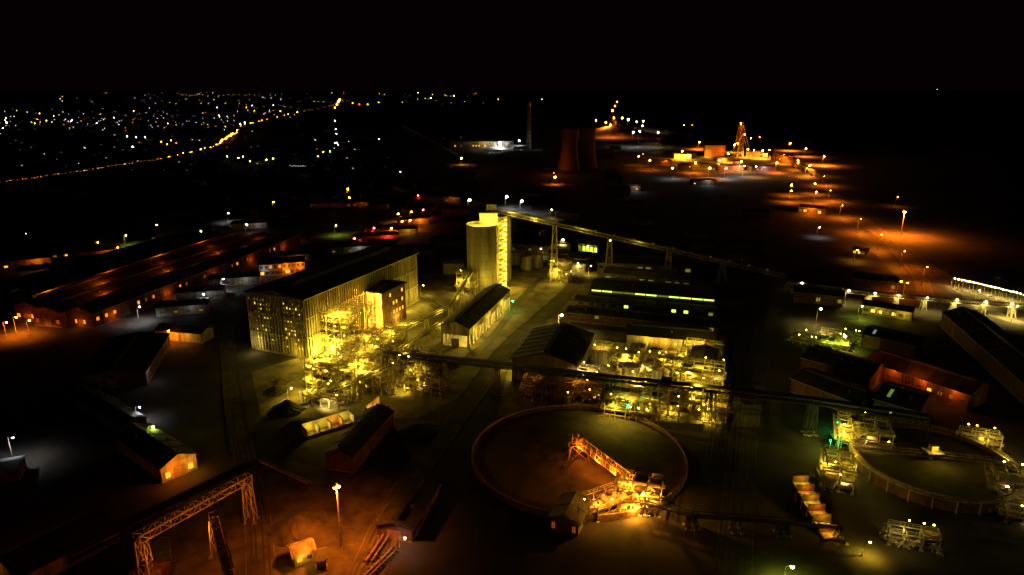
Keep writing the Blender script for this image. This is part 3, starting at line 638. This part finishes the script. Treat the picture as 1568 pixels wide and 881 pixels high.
for x,y,c,P in((25,487,'o',12000),(45,492,'o',5000),(60,470,'o',0),(10,495,'o',6500),(48,425,'oy',6000),(105,408,'o',3500),(193,361,'yg',3500),(308,355,'yg',7000),(350,327,'w',3000),(435,357,'o',7000),(515,346,'yg',4500),(240,345,'y',0),(150,372,'o',0),(180,380,'o',0),(214,471,'w',3600),(312,452,'w',2000),(342,428,'w',2000),(378,345,'w',1800)): lamp(x,y,8,c,P,.42 if c!='w' else .36)
o=shed("admin_building",W(468,418),W(398,424),14,8,2,"plaster","roof",wins=[('x0',1,3,2.4,.8,"s_oy",.4),('x0',5,7,1.6,1.2,"s_o",.3)],vent=False); 
for z in(2.6,6.8):
    for y in(4,12): o.light(-2.2,y,z,900,'o',.15)
o.light(-3,26,5,250,'w')
o.done()
for x,y,l,c,P in((505,390,30,'w',900),(545,372,34,'r',5000),(585,362,30,'oy',2000),(610,345,28,'o',6000),(560,360,24,'r',2500),(270,462,26,'w',400),(320,440,30,'w',600),(240,485,26,'w',300),(355,352,30,'w',400),(475,320,60,'o',400),(430,402,20,'o',400),(635,312,50,'o',900)): mb("service_building",x,y,l,12,5,"clad",.25,[(8,4.4,P*.5,c)],wc="d_oy")
for x,y,c,P in((630,325,'o',14000),(628,338,'o',22000),(610,328,'oy',12000),(616,340,'o',0),(533,290,'o',6000),(535,303,'o',0),(648,322,'r',4000),(600,350,'o',8000),(573,350,'r',6000),(543,366,'r',0),(640,300,'r',0),(419,310,'o',2500)): lamp(x,y,8,c,P,.65)
# mid left
o=shed("gatehouse",W(310,526),W(240,520),9,5,1.5,"plaster","roof",vent=False,clutter=False); o.light(-3,8,4.0,900,'oy'); o.light(-2.5,15,4.0,600,'o'); o.done(); lamp(258,508,6,'o',2500,.4)
shed("garage_building",W(225,590),W(260,530),-26,6,2,"brick","roof",lights=[(3,2,5,260,'w')]).done()
shed("garage_building",W(100,610),W(190,668),-8,4,1.5,"brick","roof",vent=False).done()
o=shed("locomotive_shed",W(250,740),W(182,690),11,5.5,2.5,"plaster","roof",wins=[('y0',1,3,1.5,1.5,"s_oy",.7)],vent=False)
o.light(3,-3,3.6,1300,'o',.2); o.light(9,-3,3.6,900,'oy',.2); o.done()
lamp(235,655,7,'yg',3000,.4)
o=shed("changing_house",W(150,806),W(0,880),-12,4.5,2,"plaster","roof",wins=[('x1',1.2,2.8,1.6,3,"s_oy",.45)],vent=False)
for k in range(4): o.light(1.6,5+k*11,3.2,200,'o',.12)
o.done()
lamp(20,672,9,'w',2200,.12); shed("storage_shed",W(30,735),W(-30,745),8,4,1,"brick","roofgrey",vent=False).done()
lamp(214,625,6,'w',1200,.06)
# bottom left gantry
o=O("ore_loading_gantry"); m=o.p("truss"); a=W(210,830,13);b=W(382,735,13); m.truss(a,b,2.6,2.0,"gantrypaint",.26,2.6)
for f in(.03,.97): c=a.lerp(b,f); m.trestle(c,13,2.0,2.8,"gantrypaint",.22,4.4)
a2=W(328,795,11);b2=W(352,885,11); m.truss(a2,b2,2.2,2.2,"gantrypaint",.24,2.4,"steelrust"); m.trestle(b2,11,2,3,"gantrypaint",.24); m.trestle(a2,11,2,3,"gantrypaint",.24)
for f in(.1,.5,.9): c=a.lerp(b,f); o.light(c.x+4,c.y-5,9,1500,'o',.2)  # unseen lights added beside both trusses to brighten them
o.light(b2.x+3,b2.y-2,7,900,'o',.2); o.done()
o=O("conveyor_shadow_gallery"); m=o.p("gallery"); m.truss(W(100,860,2),W(395,715,2),3.5,2,"steeldark",.2,3,"steeldark","steeldark"); o.done()  # dark gallery built to stand for the wide conveyor shadow on the ground
mast(514,748,18.5,'o',56000,.5,140)
o=shed("site_hut",W(482,858),W(452,868),5,3.2,1.2,"plaster","plaster",wins=[('x0',1,2.2,1.2,1,"s_oy",.7)],vent=False,clutter=False); o.light(-2,3,3.2,700,'oy',.15); o.done()
shed("site_hut",W(500,868),W(485,872),4,2.8,1,"plaster","roofgrey",vent=False,clutter=False).done()
shed("tipping_station",W(262,884),W(258,850),-8,5,1,"brick","roof",vent=False,clutter=False).done()
for (a,b) in(((395,705),(470,740)),((560,860),(640,740)),((540,900),(600,840))):
    o=O("pipeline"); o.p("pipes").tube(W(*a,.8),W(*b,.8),.35,"steelrust",10); o.p("pipes").tube(W(a[0]+8,a[1],.8),W(b[0]+8,b[1],.8),.25,"steelrust",10)
    for k in range(12): c=W(*a,.0).lerp(W(*b,.0),k/11); o.p("sleepers").box(c.x-.8,c.y-.2,0,c.x+2.4,c.y+.2,.45,"asphalt")
    o.done()
shed("maintenance_shed",W(630,830),W(672,760),-10,4,1.4,"brick","roof").done(); lamp(652,746,4,'w',0,.1); lamp(620,826,4,'w',0,.1)
def wagon(p,ang):
    o=O("ore_wagon",p,ang); m=o.p("body")
    m.hexa([(-1.1,-2.6,1.1),(1.1,-2.6,1.1),(1.1,2.6,1.1),(-1.1,2.6,1.1),(-1.5,-3.2,2.9),(1.5,-3.2,2.9),(1.5,3.2,2.9),(-1.5,3.2,2.9)],"steelrust")
    m.box(-1,-3.4,.85,1,3.4,1.1,"steeldark")
    for x in(-.75,.75):
        for y in(-2.3,-1.3,1.3,2.3): m.tube((x-.07,y,.7),(x+.07,y,.7),.42,"steeldark",14)
    o.done()
for k in range(7): 
    p=W(1108,505).lerp(W(1085,700),.15+.08*k); d=W(1085,700)-W(1108,505); wagon((p.x,p.y,0),math.atan2(d.y,d.x)-math.pi/2)
# ------------------------------------------------------------------ town
o=O("distant_town"); hm=o.p("houses"); lm=o.p("town_lights")
def tl(px,py,c,s=1.0,z=7,kind="b_"):
    p=W(px,py,z); D=p.length; lm.ball(p,D/683*.42*s,kind+c,6)
def hs(px,py):
    p=W(px,py); a=R.uniform(6,14);b=R.uniform(6,10);h=R.uniform(3,6); hm.box(p.x-a,p.y-b,0,p.x+a,p.y+b,h,"brick")
    hm.hexa([(p.x-a-.5,p.y-b-.5,h),(p.x+a+.5,p.y-b-.5,h),(p.x+a+.5,p.y+b+.5,h),(p.x-a-.5,p.y+b+.5,h),(p.x-a,p.y-.2,h+2.5),(p.x+a,p.y-.2,h+2.5),(p.x+a,p.y+.2,h+2.5),(p.x-a,p.y+.2,h+2.5)],"roof")
def pick(): return R.choices(['w','p','yw','oy','o','yg','r'],[4,4,3,2,2,.5,.4])[0]
for i in range(270):
    x=R.uniform(0,460); y=R.gauss(183,9) if x<360 else R.gauss(170,8)
    if y<147: y=150+R.random()*20
    k=R.random(); tl(x,y,pick(),.22+.4*k*k,kind="b_" if k>.92 else ("m_" if k>.5 else "s_")); 
    if i%3==0: hs(x,y)
for i in range(100):
    x=R.uniform(90,760); y=R.uniform(142,160); k=R.random(); tl(x,y,pick(),.22+.33*k*k,kind="m_" if k>.6 else "s_")
for i in range(70):
    x=R.uniform(0,560); y=R.uniform(195,262); k=R.random(); tl(x,y,pick(),.25+.35*k*k,kind="m_" if k>.6 else "s_"); hs(x,y)
for i in range(8): tl(272+i*9,141+R.uniform(-1,6),'oy',.28,kind="m_")
for i in range(20): tl(278+i*8,R.uniform(141,147)+i*.25,R.choice(('w','oy','yw')),.3,kind="m_")
for x,y,c,s in((203,225,'w',1.1),(222,210,'w',.8),(208,210,'w',.7),(195,209,'w',.7),(247,217,'oy',.9),(256,221,'o',.9),(270,219,'r',.9),(262,215,'o',.9),(365,242,'yg',1.2),(383,247,'yg',1.1),(372,240,'yg',.8),(408,245,'yg',1.2),(418,243,'yg',1),(348,240,'yg',.9),(487,240,'yg',.9),(495,233,'yg',.8),(505,232,'yg',.8),(520,153,'oy',2.2),(516,160,'o',2.2),(518,156,'w',1.6),(513,165,'o',1.6),(513,185,'w',.7),(514,198,'w',.7),(515,205,'w',.7),(516,219,'w',1.0),(513,219,'w',.8),(518,222,'w',.6),(368,190,'w',1),(375,188,'w',.9),(353,208,'o',2),(340,214,'o',1.2),(10,188,'w',1.2),(695,147,'oy',1),(660,150,'w',.7),(640,142,'yw',.5),(580,213,'w',.7),(613,263,'w',.7),(848,265,'o',.6),(1047,192,'yw',.7),(1060,192,'o',.6),(1435,137,'o',.4),(580,157,'o',.8),(540,158,'o',.9),(550,160,'r',.8),(563,160,'oy',.7),(830,152,'w',.5),(763,152,'oy',.6),(40,358,'w',.5),(985,236,'o',.6)): tl(x,y,c,s)
for i in range(8): tl(444+i*3.2,254+(i%2)*.6,'w',.4,kind="m_")
for i in range(22): tl(617+i*4.3,193+i*2.3+R.uniform(-1,1),R.choice(('oy','yw')),.3,kind="s_")
def chain(pts,n,c,s,kind="b_"):
    for i in range(n):
        t=min(1,max(0,(i+R.uniform(-.4,.4))/(n-1)))*(len(pts)-1); k=min(int(t),len(pts)-2); f=t-k
        tl(pts[k][0]*(1-f)+pts[k+1][0]*f+R.uniform(-1,1),pts[k][1]*(1-f)+pts[k+1][1]*f+R.uniform(-.6,.6),c if R.random()<.8 else R.choice(('oy','yw')),s*R.uniform(.5,1.4),kind=kind)
chain([(0,279),(60,271),(120,262),(180,253),(245,243)],46,'o',.42,"m_")
chain([(245,243),(290,233),(330,224),(345,212),(360,204),(370,192),(400,185),(455,172)],36,'o',.6)
chain([(455,172),(490,166),(520,158)],9,'oy',.4,"m_")
chain([(330,222),(345,214),(352,207),(362,203)],9,'o',1.2)
for i in range(60): 
    x=R.uniform(560,1250); y=R.uniform(200,400); hs(x,y)
    if R.random()<.3: tl(x,y+3,R.choice(('w','oy','yw')),.35,kind="s_")
for i in range(60): hs(R.uniform(0,700),R.uniform(250,330))
o.done()
sd=bpy.data.lights.new("moon",'SUN'); sd.energy=.002; sd.angle=math.radians(.5); sd.color=(.8,.85,1); so=bpy.data.objects.new("moon",sd); sc.collection.objects.link(so); so.rotation_euler=(math.radians(50),0,math.radians(-40))
print("lights",len(bpy.data.lights),"polys",sum(len(m.polygons) for m in bpy.data.meshes))
